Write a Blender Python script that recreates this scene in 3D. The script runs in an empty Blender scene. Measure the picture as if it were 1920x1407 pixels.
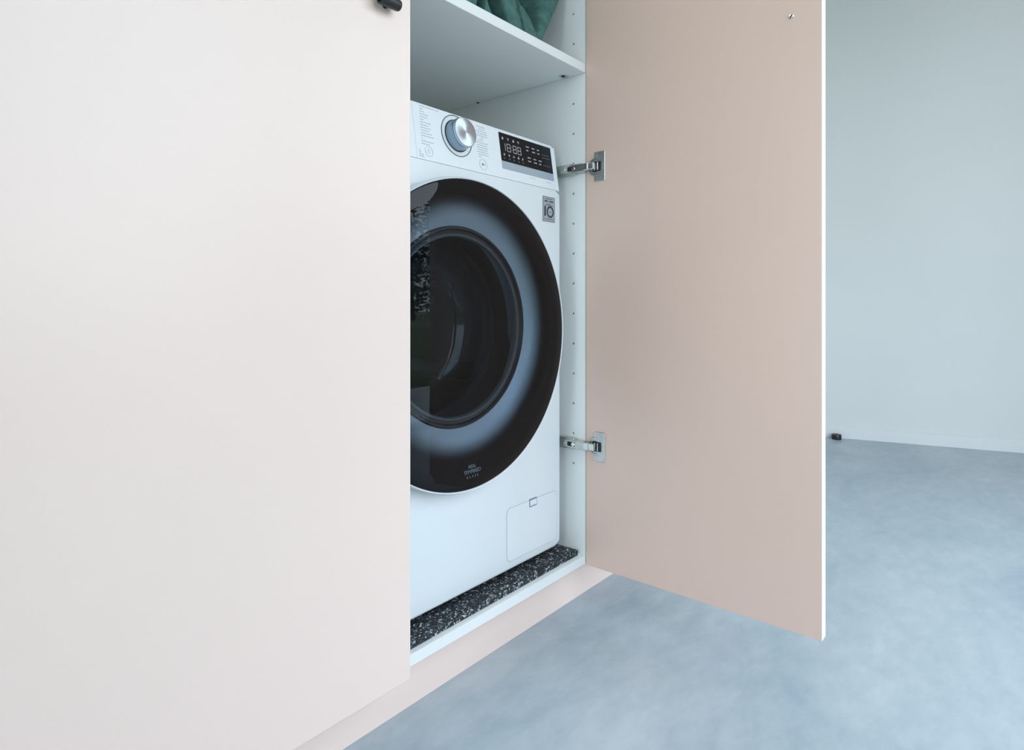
import bpy, bmesh, math, random
from mathutils import Vector, Matrix, noise

random.seed(7)
S = bpy.context.scene
COL = S.collection
PI = math.pi

# ------------------------------------------------------------------ camera, sky, exposure
cam_d = bpy.data.cameras.new('camera')
cam_d.sensor_width = 36.0
cam_d.lens = 1152.0 / 1920.0 * 36.0
cam_d.shift_y = (567.0 - 703.5) / 1920.0
cam_d.clip_start = 0.02
cam = bpy.data.objects.new('camera', cam_d)
COL.objects.link(cam)
cam.location = (0.0, -0.7125, 0.65)
cam.rotation_euler = (PI / 2, 0.0, -math.asin(0.7653))
S.camera = cam

SKY_STRENGTH = 5.2
world = bpy.data.worlds.new('overcast_sky')
S.world = world
world.use_nodes = True
wn, wl = world.node_tree.nodes, world.node_tree.links
wn.clear()
w_out = wn.new('ShaderNodeOutputWorld')
w_bg = wn.new('ShaderNodeBackground')
w_tc = wn.new('ShaderNodeTexCoord')
w_sep = wn.new('ShaderNodeSeparateXYZ')
w_ramp = wn.new('ShaderNodeValToRGB')
w_ramp.color_ramp.elements[0].position = 0.0
w_ramp.color_ramp.elements[0].color = (0.85, 0.935, 1.0, 1)
w_ramp.color_ramp.elements[1].position = 0.9
w_ramp.color_ramp.elements[1].color = (0.66, 0.82, 1.0, 1)
wl.new(w_tc.outputs['Generated'], w_sep.inputs[0])
wl.new(w_sep.outputs['Z'], w_ramp.inputs['Fac'])
wl.new(w_ramp.outputs['Color'], w_bg.inputs['Color'])
w_bg.inputs['Strength'].default_value = SKY_STRENGTH
wl.new(w_bg.outputs[0], w_out.inputs[0])

S.view_settings.view_transform = 'Standard'
S.view_settings.look = 'None'
S.view_settings.exposure = 0.0
S.view_settings.gamma = 1.0
S.view_settings.use_curve_mapping = False
S.cycles.use_denoising = True
S.cycles.max_bounces = 14
S.cycles.transparent_max_bounces = 16

# the glazed front of the room: a sampling portal only, it adds no light of its own
WIN_Y = -1.60
WIN_X0, WIN_X1, WIN_Z1 = 0.10, 2.47, 2.30
LW_X, LW_Y0, LW_Y1 = -2.4, -0.95, 0.20


def portal(w, h, loc, rot):
    pd = bpy.data.lights.new('window_portal', 'AREA')
    pd.shape = 'RECTANGLE'
    pd.size, pd.size_y = w, h
    pd.cycles.is_portal = True
    po = bpy.data.objects.new('window_portal', pd)
    COL.objects.link(po)
    po.location = loc
    po.rotation_euler = rot


portal(WIN_X1 - WIN_X0, WIN_Z1, ((WIN_X0 + WIN_X1) / 2, WIN_Y - 0.12, WIN_Z1 / 2), (PI / 2, 0, 0))
portal(LW_Y1 - LW_Y0, WIN_Z1, (LW_X - 0.15, (LW_Y0 + LW_Y1) / 2, WIN_Z1 / 2), (PI / 2, 0, -PI / 2))


# ------------------------------------------------------------------ materials
def new_mat(name):
    m = bpy.data.materials.new(name)
    m.use_nodes = True
    nt = m.node_tree
    return m, nt, nt.nodes['Principled BSDF']


def mat(name, color, rough=0.5, metal=0.0, spec=0.5, var=0.0, scale=8.0, bump=0.0, bscale=200.0, stretch=(1, 1, 1), coat=0.0):
    m, nt, b = new_mat(name)
    b.inputs['Base Color'].default_value = (*color, 1)
    b.inputs['Roughness'].default_value = rough
    b.inputs['Metallic'].default_value = metal
    b.inputs['Specular IOR Level'].default_value = spec
    b.inputs['Coat Weight'].default_value = coat
    if var or bump:
        tc = nt.nodes.new('ShaderNodeTexCoord')
        mp = nt.nodes.new('ShaderNodeMapping')
        mp.inputs['Scale'].default_value = stretch
        nt.links.new(tc.outputs['Object'], mp.inputs[0])
    if var:
        n = nt.nodes.new('ShaderNodeTexNoise')
        n.inputs['Scale'].default_value = scale
        n.inputs['Detail'].default_value = 4
        r = nt.nodes.new('ShaderNodeValToRGB')
        r.color_ramp.elements[0].position = 0.3
        r.color_ramp.elements[1].position = 0.7
        r.color_ramp.elements[0].color = (*[max(0, c * (1 - var)) for c in color], 1)
        r.color_ramp.elements[1].color = (*[min(1, c * (1 + var)) for c in color], 1)
        nt.links.new(mp.outputs[0], n.inputs['Vector'])
        nt.links.new(n.outputs['Fac'], r.inputs['Fac'])
        nt.links.new(r.outputs['Color'], b.inputs['Base Color'])
    if bump:
        n2 = nt.nodes.new('ShaderNodeTexNoise')
        n2.inputs['Scale'].default_value = bscale
        bp = nt.nodes.new('ShaderNodeBump')
        bp.inputs['Strength'].default_value = bump
        bp.inputs['Distance'].default_value = 0.002
        nt.links.new(mp.outputs[0], n2.inputs['Vector'])
        nt.links.new(n2.outputs['Fac'], bp.inputs['Height'])
        nt.links.new(bp.outputs['Normal'], b.inputs['Normal'])
    return m


PINK = mat('pink_laminate', (0.755, 0.555, 0.460), 0.34, spec=0.6, var=0.012, scale=3, bump=0.04, bscale=900)
PINK_LIT = mat('pink_laminate_lit', (0.745, 0.600, 0.540), 0.30, spec=0.55, var=0.010, scale=3, bump=0.03, bscale=900)  # less saturated copy of the pink, bright front light put into its colour
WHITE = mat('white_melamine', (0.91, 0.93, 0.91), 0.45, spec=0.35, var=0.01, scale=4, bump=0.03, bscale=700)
EDGEW_DIM = mat('panel_edge_dimmed', (0.70, 0.72, 0.72), 0.4, spec=0.35)  # the panel white toned down in colour, where front light lands too bright
EDGE = mat('white_edge_band', (0.88, 0.87, 0.85), 0.4, spec=0.35)
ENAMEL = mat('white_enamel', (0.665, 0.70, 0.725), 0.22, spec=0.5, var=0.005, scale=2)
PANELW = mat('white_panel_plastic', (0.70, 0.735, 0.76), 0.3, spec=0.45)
SEAM = mat('grey_seam', (0.30, 0.34, 0.37), 0.6)
WALLP = mat('white_wall_paint', (0.80, 0.81, 0.80), 0.85, spec=0.2, var=0.012, scale=2, bump=0.06, bscale=350)
TRIMP = mat('white_trim_paint', (0.82, 0.83, 0.83), 0.5, spec=0.3)
CEILP = mat('ceiling_paint', (0.82, 0.82, 0.81), 0.9, spec=0.1)
BLACKP = mat('black_plastic', (0.012, 0.013, 0.015), 0.35)
BLACKM = mat('black_powder_coat', (0.010, 0.013, 0.016), 0.38, spec=0.5)
DARK = mat('dark_void', (0.02, 0.022, 0.024), 0.8)
RUBBERG = mat('grey_door_gasket', (0.05, 0.055, 0.06), 0.45)
STEEL = mat('hinge_nickel', (0.62, 0.64, 0.61), 0.30, metal=1.0, var=0.10, scale=60)
STEELB = mat('bright_nickel', (0.80, 0.80, 0.76), 0.22, metal=1.0)
CHROME = mat('silver_bezel', (0.40, 0.54, 0.68), 0.24, metal=1.0)
DRUMS = mat('drum_steel', (0.30, 0.32, 0.34), 0.35, metal=1.0)
ALU = mat('alu_knob_side', (0.36, 0.46, 0.56), 0.35, metal=1.0)
RINGM = mat('dial_ring_grey', (0.16, 0.18, 0.20), 0.35, metal=0.6)
PRINT = mat('grey_print', (0.40, 0.43, 0.48), 0.6)
PRINTD = mat('dark_print', (0.015, 0.018, 0.025), 0.5)
LEDG = mat('pale_display_print', (0.42, 0.40, 0.41), 0.5)
LEDD = mat('dim_display_print', (0.09, 0.09, 0.10), 0.5)
GLASSTXT = mat('grey_glass_print', (0.07, 0.09, 0.105), 0.5)
DISPB = mat('display_black', (0.006, 0.007, 0.010), 0.15, spec=0.2)
STRIP = mat('display_button_strip', (0.37, 0.45, 0.52), 0.35, metal=0.3)
STICK = mat('sticker_silver', (0.36, 0.40, 0.44), 0.4, metal=0.3)
ALUFRAME = mat('anthracite_frame', (0.03, 0.033, 0.036), 0.4)
PAVE = mat('grey_paving', (0.58, 0.60, 0.59), 0.8, var=0.2, scale=6, bump=0.2, bscale=60)
JOINT = mat('paving_joint', (0.03, 0.035, 0.03), 0.9)
LAWN = mat('lawn_soil', (0.17, 0.20, 0.09), 0.95, var=0.4, scale=5)
BLADE = mat('grass_blade', (0.20, 0.23, 0.10), 0.8, var=0.4, scale=2)
BARK = mat('bark', (0.05, 0.04, 0.03), 0.9, var=0.3, scale=10)
LEAF = mat('leaf_green', (0.025, 0.055, 0.022), 0.7, var=0.5, scale=2)
CLOTH = None


def brushed_alu():
    m, nt, b = new_mat('brushed_aluminium')
    b.inputs['Base Color'].default_value = (0.58, 0.64, 0.70, 1)
    b.inputs['Metallic'].default_value = 1.0
    b.inputs['Roughness'].default_value = 0.46
    b.inputs['Anisotropic'].default_value = 0.9
    t = nt.nodes.new('ShaderNodeTangent')
    t.direction_type = 'RADIAL'
    t.axis = 'Z'
    nt.links.new(t.outputs[0], b.inputs['Tangent'])
    return m


def concrete():
    m, nt, b = new_mat('polished_concrete')
    L = nt.links.new
    tc = nt.nodes.new('ShaderNodeTexCoord')
    mp = nt.nodes.new('ShaderNodeMapping')
    mp.inputs['Rotation'].default_value = (0, 0, 0.5)
    mp.inputs['Scale'].default_value = (1, 1.9, 1)
    L(tc.outputs['Object'], mp.inputs[0])
    big = nt.nodes.new('ShaderNodeTexNoise')
    big.inputs['Scale'].default_value = 1.7
    big.inputs['Detail'].default_value = 6
    big.inputs['Distortion'].default_value = 0.6
    fine = nt.nodes.new('ShaderNodeTexNoise')
    fine.inputs['Scale'].default_value = 14
    fine.inputs['Detail'].default_value = 8
    fine.inputs['Roughness'].default_value = 0.65
    L(mp.outputs[0], big.inputs['Vector'])
    L(mp.outputs[0], fine.inputs['Vector'])
    mix = nt.nodes.new('ShaderNodeMath')
    mix.operation = 'MULTIPLY_ADD'
    mix.inputs[1].default_value = 0.45
    L(fine.outputs['Fac'], mix.inputs[0])
    sc = nt.nodes.new('ShaderNodeMath')
    sc.operation = 'MULTIPLY'
    sc.inputs[1].default_value = 0.55
    L(big.outputs['Fac'], sc.inputs[0])
    L(sc.outputs[0], mix.inputs[2])
    r = nt.nodes.new('ShaderNodeValToRGB')
    e = r.color_ramp.elements
    e[0].position, e[0].color = 0.34, (0.305, 0.385, 0.440, 1)
    e[1].position, e[1].color = 0.66, (0.515, 0.565, 0.595, 1)
    L(mix.outputs[0], r.inputs['Fac'])
    # small dark scuffs
    mp2 = nt.nodes.new('ShaderNodeMapping')
    mp2.inputs['Rotation'].default_value = (0, 0, -0.35)
    mp2.inputs['Scale'].default_value = (5, 16, 1)
    L(tc.outputs['Object'], mp2.inputs[0])
    sn = nt.nodes.new('ShaderNodeTexNoise')
    sn.inputs['Scale'].default_value = 1.6
    sn.inputs['Detail'].default_value = 5
    L(mp2.outputs[0], sn.inputs['Vector'])
    sr = nt.nodes.new('ShaderNodeValToRGB')
    sr.color_ramp.elements[0].position, sr.color_ramp.elements[0].color = 0.70, (0, 0, 0, 1)
    sr.color_ramp.elements[1].position, sr.color_ramp.elements[1].color = 0.80, (0.5, 0.5, 0.5, 1)
    L(sn.outputs['Fac'], sr.inputs['Fac'])
    mm = nt.nodes.new('ShaderNodeMixRGB')
    mm.inputs[2].default_value = (0.27, 0.32, 0.36, 1)
    L(sr.outputs['Color'], mm.inputs[0])
    L(r.outputs['Color'], mm.inputs[1])
    L(mm.outputs[0], b.inputs['Base Color'])
    rr = nt.nodes.new('ShaderNodeMapRange')
    rr.inputs[3].default_value = 0.30
    rr.inputs[4].default_value = 0.46
    L(fine.outputs['Fac'], rr.inputs[0])
    L(rr.outputs[0], b.inputs['Roughness'])
    b.inputs['Specular IOR Level'].default_value = 0.5
    bp = nt.nodes.new('ShaderNodeBump')
    bp.inputs['Strength'].default_value = 0.05
    bp.inputs['Distance'].default_value = 0.002
    L(fine.outputs['Fac'], bp.inputs['Height'])
    L(bp.outputs['Normal'], b.inputs['Normal'])
    return m


def speckle_rubber():
    m, nt, b = new_mat('recycled_rubber_granules')
    L = nt.links.new
    tc = nt.nodes.new('ShaderNodeTexCoord')
    ds = nt.nodes.new('ShaderNodeTexNoise')
    ds.inputs['Scale'].default_value = 90
    ad = nt.nodes.new('ShaderNodeMixRGB')
    ad.blend_type = 'ADD'
    ad.inputs[0].default_value = 0.010
    L(tc.outputs['Object'], ds.inputs['Vector'])
    L(tc.outputs['Object'], ad.inputs[1])
    L(ds.outputs['Color'], ad.inputs[2])
    v = nt.nodes.new('ShaderNodeTexVoronoi')
    v.inputs['Scale'].default_value = 330
    L(ad.outputs[0], v.inputs['Vector'])
    sp = nt.nodes.new('ShaderNodeSeparateColor')
    L(v.outputs['Color'], sp.inputs[0])
    r = nt.nodes.new('ShaderNodeValToRGB')
    r.color_ramp.interpolation = 'CONSTANT'
    e = r.color_ramp.elements
    e[0].position, e[0].color = 0.0, (0.006, 0.008, 0.011, 1)
    e[1].position, e[1].color = 0.45, (0.012, 0.018, 0.024, 1)
    for p, c in ((0.66, (0.04, 0.065, 0.08)), (0.80, (0.12, 0.15, 0.17)), (0.90, (0.34, 0.36, 0.37)), (0.97, (0.55, 0.50, 0.46))):
        k = e.new(p)
        k.color = (*c, 1)
    L(sp.outputs[0], r.inputs['Fac'])
    L(r.outputs['Color'], b.inputs['Base Color'])
    b.inputs['Roughness'].default_value = 0.75
    bp = nt.nodes.new('ShaderNodeBump')
    bp.inputs['Strength'].default_value = 0.6
    bp.inputs['Distance'].default_value = 0.002
    L(v.outputs['Distance'], bp.inputs['Height'])
    L(bp.outputs['Normal'], b.inputs['Normal'])
    return m


def cloth_mat():
    m, nt, b = new_mat('green_cotton_twill')
    L = nt.links.new
    tc = nt.nodes.new('ShaderNodeTexCoord')
    n = nt.nodes.new('ShaderNodeTexNoise')
    n.inputs['Scale'].default_value = 55
    n.inputs['Detail'].default_value = 8
    r = nt.nodes.new('ShaderNodeValToRGB')
    r.color_ramp.elements[0].position, r.color_ramp.elements[0].color = 0.3, (0.046, 0.112, 0.102, 1)
    r.color_ramp.elements[1].position, r.color_ramp.elements[1].color = 0.7, (0.086, 0.176, 0.158, 1)
    L(tc.outputs['Object'], n.inputs['Vector'])
    L(n.outputs['Fac'], r.inputs['Fac'])
    L(r.outputs['Color'], b.inputs['Base Color'])
    b.inputs['Roughness'].default_value = 0.9
    b.inputs['Specular IOR Level'].default_value = 0.15
    w = nt.nodes.new('ShaderNodeTexNoise')
    w.inputs['Scale'].default_value = 900
    bp = nt.nodes.new('ShaderNodeBump')
    bp.inputs['Strength'].default_value = 0.25
    bp.inputs['Distance'].default_value = 0.001
    L(tc.outputs['Object'], w.inputs['Vector'])
    L(w.outputs['Fac'], bp.inputs['Height'])
    L(bp.outputs['Normal'], b.inputs['Normal'])
    return m


def sheet_fresnel(nt, ior):
    """Fresnel factor of a thin sheet, the same from either side"""
    fr = nt.nodes.new('ShaderNodeFresnel')
    ge = nt.nodes.new('ShaderNodeNewGeometry')
    mr = nt.nodes.new('ShaderNodeMapRange')
    mr.inputs[3].default_value = ior
    mr.inputs[4].default_value = 1.0 / ior
    nt.links.new(ge.outputs['Backfacing'], mr.inputs[0])
    nt.links.new(mr.outputs[0], fr.inputs[0])
    return fr


def thin_glass(name, tint, ior=1.45, rough=0.0, boost=1.0):
    """a sheet of clear or tinted glass: Fresnel mirror over what is seen through it"""
    m = bpy.data.materials.new(name)
    m.use_nodes = True
    nt = m.node_tree
    nt.nodes.clear()
    L = nt.links.new
    out = nt.nodes.new('ShaderNodeOutputMaterial')
    tr = nt.nodes.new('ShaderNodeBsdfTransparent')
    tr.inputs[0].default_value = (*tint, 1)
    gl = nt.nodes.new('ShaderNodeBsdfGlossy')
    gl.inputs['Roughness'].default_value = rough
    fr = sheet_fresnel(nt, ior)
    mu = nt.nodes.new('ShaderNodeMath')
    mu.operation = 'MULTIPLY'
    mu.use_clamp = True
    mu.inputs[1].default_value = boost
    L(fr.outputs[0], mu.inputs[0])
    mx = nt.nodes.new('ShaderNodeMixShader')
    L(mu.outputs[0], mx.inputs[0])
    L(tr.outputs[0], mx.inputs[1])
    L(gl.outputs[0], mx.inputs[2])
    L(mx.outputs[0], out.inputs[0])
    return m


def door_glass(cx, cz, r_clear, r_black):
    """tinted door glass whose rim carries a black printed gradient (dots too fine to see)"""
    m = bpy.data.materials.new('tinted_door_glass')
    m.use_nodes = True
    nt = m.node_tree
    nt.nodes.clear()
    L = nt.links.new
    out = nt.nodes.new('ShaderNodeOutputMaterial')
    tr = nt.nodes.new('ShaderNodeBsdfTransparent')
    tr.inputs[0].default_value = (0.66, 0.73, 0.78, 1)
    bl = nt.nodes.new('ShaderNodeBsdfDiffuse')
    bl.inputs[0].default_value = (0.004, 0.004, 0.005, 1)
    tc = nt.nodes.new('ShaderNodeTexCoord')
    sep = nt.nodes.new('ShaderNodeSeparateXYZ')
    L(tc.outputs['Object'], sep.inputs[0])
    sx = nt.nodes.new('ShaderNodeMath'); sx.operation = 'SUBTRACT'; sx.inputs[1].default_value = cx
    sz = nt.nodes.new('ShaderNodeMath'); sz.operation = 'SUBTRACT'; sz.inputs[1].default_value = cz
    L(sep.outputs['X'], sx.inputs[0]); L(sep.outputs['Z'], sz.inputs[0])
    cmb = nt.nodes.new('ShaderNodeCombineXYZ')
    L(sx.outputs[0], cmb.inputs[0]); L(sz.outputs[0], cmb.inputs[1])
    ln = nt.nodes.new('ShaderNodeVectorMath'); ln.operation = 'LENGTH'
    L(cmb.outputs[0], ln.inputs[0])
    mr = nt.nodes.new('ShaderNodeMapRange')
    mr.interpolation_type = 'SMOOTHSTEP'
    mr.inputs[1].default_value = r_clear
    mr.inputs[2].default_value = r_black
    L(ln.outputs['Value'], mr.inputs[0])
    mx1 = nt.nodes.new('ShaderNodeMixShader')
    L(mr.outputs[0], mx1.inputs[0]); L(tr.outputs[0], mx1.inputs[1]); L(bl.outputs[0], mx1.inputs[2])
    gl = nt.nodes.new('ShaderNodeBsdfGlossy')
    gl.inputs['Roughness'].default_value = 0.0
    fr = sheet_fresnel(nt, 1.32)
    mx = nt.nodes.new('ShaderNodeMixShader')
    L(fr.outputs[0], mx.inputs[0]); L(mx1.outputs[0], mx.inputs[1]); L(gl.outputs[0], mx.inputs[2])
    L(mx.outputs[0], out.inputs[0])
    return m


CONC = concrete()
MATR = speckle_rubber()
CLOTH = cloth_mat()
BRUSH = brushed_alu()
PANE = thin_glass('window_glass', (0.97, 0.985, 0.98), 1.3)
BOWLG = thin_glass('inner_bowl_glass', (0.55, 0.60, 0.64), 1.33)


# ------------------------------------------------------------------ mesh helpers
def link(name, me, m, parent=None):
    o = bpy.data.objects.new(name, me)
    if m is not None:
        for q in (m if isinstance(m, (list, tuple)) else [m]):
            me.materials.append(q)
    COL.objects.link(o)
    if parent is not None:
        o.parent = parent
    return o


def origin_of(parent):
    p, v = parent, Vector((0, 0, 0))
    while p is not None:
        v += p.location
        p = p.parent
    return v


def obj(name, bm, m, parent=None, smooth=False, angle=None):
    """bm is in world coordinates; the object keeps its parent's origin"""
    if parent is not None:
        off = origin_of(parent)
        bmesh.ops.translate(bm, verts=bm.verts, vec=-off)
    bmesh.ops.recalc_face_normals(bm, faces=bm.faces)
    me = bpy.data.meshes.new(name)
    bm.to_mesh(me)
    bm.free()
    if smooth:
        for p in me.polygons:
            p.use_smooth = True
        if angle is not None:
            me.set_sharp_from_angle(angle=math.radians(angle))
    return link(name, me, m, parent)


def thing(name, label, cat, loc=(0, 0, 0), group=None):
    o = bpy.data.objects.new(name, None)
    o.empty_display_size = 0.05
    COL.objects.link(o)
    o.location = loc
    o['label'] = label
    o['category'] = cat
    if group:
        o['group'] = group
    return o


def struct(o):
    o['kind'] = 'structure'
    return o


def box(bm, x0, x1, y0, y1, z0, z1, bevel=0.0, seg=2):
    r = bmesh.ops.create_cube(bm, size=1.0)
    vs = r['verts']
    for v in vs:
        v.co = Vector(((x0 + x1) / 2 + v.co.x * (x1 - x0), (y0 + y1) / 2 + v.co.y * (y1 - y0), (z0 + z1) / 2 + v.co.z * (z1 - z0)))
    if bevel:
        es = list({e for v in vs for e in v.link_edges})
        bmesh.ops.bevel(bm, geom=es, offset=bevel, segments=seg, affect='EDGES', profile=0.5)


def boxobj(name, x0, x1, y0, y1, z0, z1, m, parent=None, bevel=0.0, seg=2):
    bm = bmesh.new()
    box(bm, x0, x1, y0, y1, z0, z1, bevel, seg)
    return obj(name, bm, m, parent)


def lathe(bm, prof, n=64, M=None, close=True):
    """prof: (radius, along) pairs, turned about local Z, then placed with M"""
    M = M or Matrix()
    rings = []
    for r, a in prof:
        if r < 1e-6:
            rings.append([bm.verts.new(M @ Vector((0, 0, a)))])
        else:
            rings.append([bm.verts.new(M @ Vector((r * math.cos(2 * PI * k / n), r * math.sin(2 * PI * k / n), a))) for k in range(n)])
    for A, B in zip(rings, rings[1:]):
        for k in range(n):
            j = (k + 1) % n
            q = []
            for v in ((A[k % len(A)]), (A[j % len(A)]), (B[j % len(B)]), (B[k % len(B)])):
                if v not in q:
                    q.append(v)
            if len(q) > 2:
                bm.faces.new(q)


def axis_y(x, y, z):
    """local +Z turned to world -Y (towards the room)"""
    return Matrix.Translation((x, y, z)) @ Matrix.Rotation(PI / 2, 4, 'X')


def axis_x(x, y, z, sgn=-1):
    return Matrix.Translation((x, y, z)) @ Matrix.Rotation(sgn * PI / 2, 4, 'Y')


def rrect(x0, x1, z0, z1, r, n):
    """n points by arc length round a rounded rectangle, anticlockwise from the right middle"""
    k = 10
    pts = [(x1, (z0 + z1) / 2)]
    for cx, cz, a0 in ((x1 - r, z1 - r, 0), (x0 + r, z1 - r, PI / 2), (x0 + r, z0 + r, PI), (x1 - r, z0 + r, 1.5 * PI)):
        for i in range(k + 1):
            a = a0 + PI / 2 * i / k
            pts.append((cx + r * math.cos(a), cz + r * math.sin(a)))
    pts.append(pts[0])
    ds = [0.0]
    for a, b in zip(pts, pts[1:]):
        ds.append(ds[-1] + math.dist(a, b))
    out, j = [], 0
    for i in range(n):
        t = ds[-1] * i / n
        while ds[j + 1] < t:
            j += 1
        f = (t - ds[j]) / max(1e-9, ds[j + 1] - ds[j])
        out.append((pts[j][0] + f * (pts[j + 1][0] - pts[j][0]), pts[j][1] + f * (pts[j + 1][1] - pts[j][1])))
    return out


def loops_mesh(bm, loops, cap_first=False, cap_last=False):
    R = [[bm.verts.new(p) for p in lp] for lp in loops]
    n = len(R[0])
    for A, B in zip(R, R[1:]):
        for k in range(n):
            j = (k + 1) % n
            bm.faces.new((A[k], A[j], B[j], B[k]))
    if cap_first:
        bm.faces.new(R[0])
    if cap_last:
        bm.faces.new(R[-1])


def cyl_cut(o, cyls):
    """cut round holes into o; cyls: list of (Matrix, radius, depth)"""
    bm = bmesh.new()
    for M, r, d in cyls:
        lathe(bm, [(0, -d), (r, -d), (r, d), (0, d)], 12, M)
    off = origin_of(o)
    bmesh.ops.translate(bm, verts=bm.verts, vec=-off)
    bmesh.ops.recalc_face_normals(bm, faces=bm.faces)
    me = bpy.data.meshes.new('cutter')
    bm.to_mesh(me); bm.free()
    c = bpy.data.objects.new('cutter', me)
    COL.objects.link(c)
    c.location = off
    bpy.context.view_layer.update()
    md = o.modifiers.new('holes', 'BOOLEAN')
    md.object = c
    md.operation = 'DIFFERENCE'
    md.solver = 'EXACT'
    dg = bpy.context.evaluated_depsgraph_get()
    nm = bpy.data.meshes.new_from_object(o.evaluated_get(dg))
    o.modifiers.clear()
    o.data = nm
    bpy.data.objects.remove(c)


def text_bm(txt, size, M, align='CENTER', bold=0.0, extrude=0.0):
    cu = bpy.data.curves.new('t', 'FONT')
    cu.body = txt
    cu.size = size
    cu.align_x = align
    cu.align_y = 'CENTER'
    cu.offset = bold
    cu.extrude = extrude
    o = bpy.data.objects.new('t', cu)
    COL.objects.link(o)
    bpy.context.view_layer.update()
    me = bpy.data.meshes.new_from_object(o.evaluated_get(bpy.context.evaluated_depsgraph_get()))
    bm = bmesh.new()
    bm.from_mesh(me)
    bpy.data.objects.remove(o)
    bpy.data.meshes.remove(me)
    bmesh.ops.transform(bm, matrix=M, verts=bm.verts)
    return bm


def merge(dst, src):
    me = bpy.data.meshes.new('m')
    src.to_mesh(me)
    src.free()
    dst.from_mesh(me)
    bpy.data.meshes.remove(me)


# ------------------------------------------------------------------ the room
# the far wall on the right is not square to the cupboards
WA, WB = Vector((3.244, 0.0286, 0)), Vector((3.4412, -0.6961, 0))
wd = (WB - WA).normalized()
wn_ = Vector((-wd.y, wd.x, 0))          # points away from the room (+X)
if wn_.x < 0:
    wn_ = -wn_
BACK_Y, FRONT_Y, CEIL = 0.64, WIN_Y, 2.65
XL = -2.4


def on_wall(y, off=0.0):
    t = (y - WA.y) / wd.y
    p = WA + wd * t + wn_ * off
    return p


bm = bmesh.new()
box(bm, XL - 0.2, 4.2, FRONT_Y - 0.12, BACK_Y + 0.2, -0.12, 0.0)
struct(obj('floor', bm, CONC))
bm = bmesh.new()
box(bm, XL - 0.2, 4.2, FRONT_Y - 0.12, BACK_Y + 0.2, CEIL, CEIL + 0.15)
struct(obj('ceiling', bm, CEILP))
bm = bmesh.new()
box(bm, XL, 4.0, BACK_Y, BACK_Y + 0.15, 0, CEIL)
struct(obj('wall_back', bm, WALLP))
bm = bmesh.new()
box(bm, XL - 0.15, XL, FRONT_Y - 0.12, LW_Y0, 0, CEIL)
box(bm, XL - 0.15, XL, LW_Y1, BACK_Y + 0.15, 0, CEIL)
box(bm, XL - 0.15, XL, LW_Y0, LW_Y1, WIN_Z1, CEIL)
struct(obj('wall_left', bm, WALLP))


def slab(bm, off0, off1, ya, yb, z0, z1):
    a, b = on_wall(ya), on_wall(yb)
    c = [a + wn_ * off0, b + wn_ * off0, b + wn_ * off1, a + wn_ * off1]
    lo = [bm.verts.new((p.x, p.y, z0)) for p in c]
    hi = [bm.verts.new((p.x, p.y, z1)) for p in c]
    bm.faces.new(lo); bm.faces.new(hi)
    for k in range(4):
        j = (k + 1) % 4
        bm.faces.new((lo[k], lo[j], hi[j], hi[k]))


bm = bmesh.new()
slab(bm, 0.012, 0.16, BACK_Y + 0.1, FRONT_Y - 0.1, 0, CEIL)
struct(obj('wall_right', bm, WALLP))
bm = bmesh.new()
slab(bm, 0.0, 0.012, BACK_Y, FRONT_Y, 0.0, 0.052)
bmesh.ops.bevel(bm, geom=[e for e in bm.edges if all(v.co.z > 0.05 for v in e.verts)], offset=0.003, segments=2, affect='EDGES')
struct(obj('baseboard_right', bm, TRIMP))

# front wall, almost all glass
bm = bmesh.new()
box(bm, XL, WIN_X0, FRONT_Y - 0.12, FRONT_Y, 0, CEIL)
box(bm, WIN_X1, 3.80, FRONT_Y - 0.12, FRONT_Y, 0, CEIL)
box(bm, WIN_X0, WIN_X1, FRONT_Y - 0.12, FRONT_Y, WIN_Z1, CEIL)
struct(obj('wall_front', bm, WALLP))


def window(name, x0, x1):
    bm = bmesh.new()
    f = 0.05
    y0, y1 = FRONT_Y - 0.09, FRONT_Y - 0.03
    box(bm, x0, x0 + f, y0, y1, 0.0, WIN_Z1, 0.003)
    box(bm, x1 - f, x1, y0, y1, 0.0, WIN_Z1, 0.003)
    box(bm, x0 + f, x1 - f, y0, y1, 0.0, 0.035, 0.003)
    box(bm, x0 + f, x1 - f, y0, y1, WIN_Z1 - f, WIN_Z1, 0.003)
    w = struct(obj(name, bm, ALUFRAME))
    bm = bmesh.new()
    vs = [bm.verts.new(p) for p in ((x0 + f, FRONT_Y - 0.06, 0.035), (x1 - f, FRONT_Y - 0.06, 0.035), (x1 - f, FRONT_Y - 0.06, WIN_Z1 - f), (x0 + f, FRONT_Y - 0.06, WIN_Z1 - f))]
    bm.faces.new(vs)
    obj('glass_pane', bm, PANE, w)


window('window_1', WIN_X0, 1.42)
window('window_2', 1.42, WIN_X1)
bm = bmesh.new()
lx0, lx1 = XL - 0.10, XL - 0.04
for ya, yb, za, zb_ in ((LW_Y0, LW_Y0 + 0.05, 0, WIN_Z1), (LW_Y1 - 0.05, LW_Y1, 0, WIN_Z1), (LW_Y0 + 0.05, LW_Y1 - 0.05, 0, 0.035), (LW_Y0 + 0.05, LW_Y1 - 0.05, WIN_Z1 - 0.05, WIN_Z1)):
    box(bm, lx0, lx1, ya, yb, za, zb_, 0.003)
w3 = struct(obj('fill_window', bm, ALUFRAME))  # unseen window, added on the left as fill light for the room
bm = bmesh.new()
bm.faces.new([bm.verts.new((XL - 0.07, y, z)) for y, z in ((LW_Y0 + 0.05, 0.035), (LW_Y1 - 0.05, 0.035), (LW_Y1 - 0.05, WIN_Z1 - 0.05), (LW_Y0 + 0.05, WIN_Z1 - 0.05))])
obj('glass_pane', bm, PANE, w3)

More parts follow.
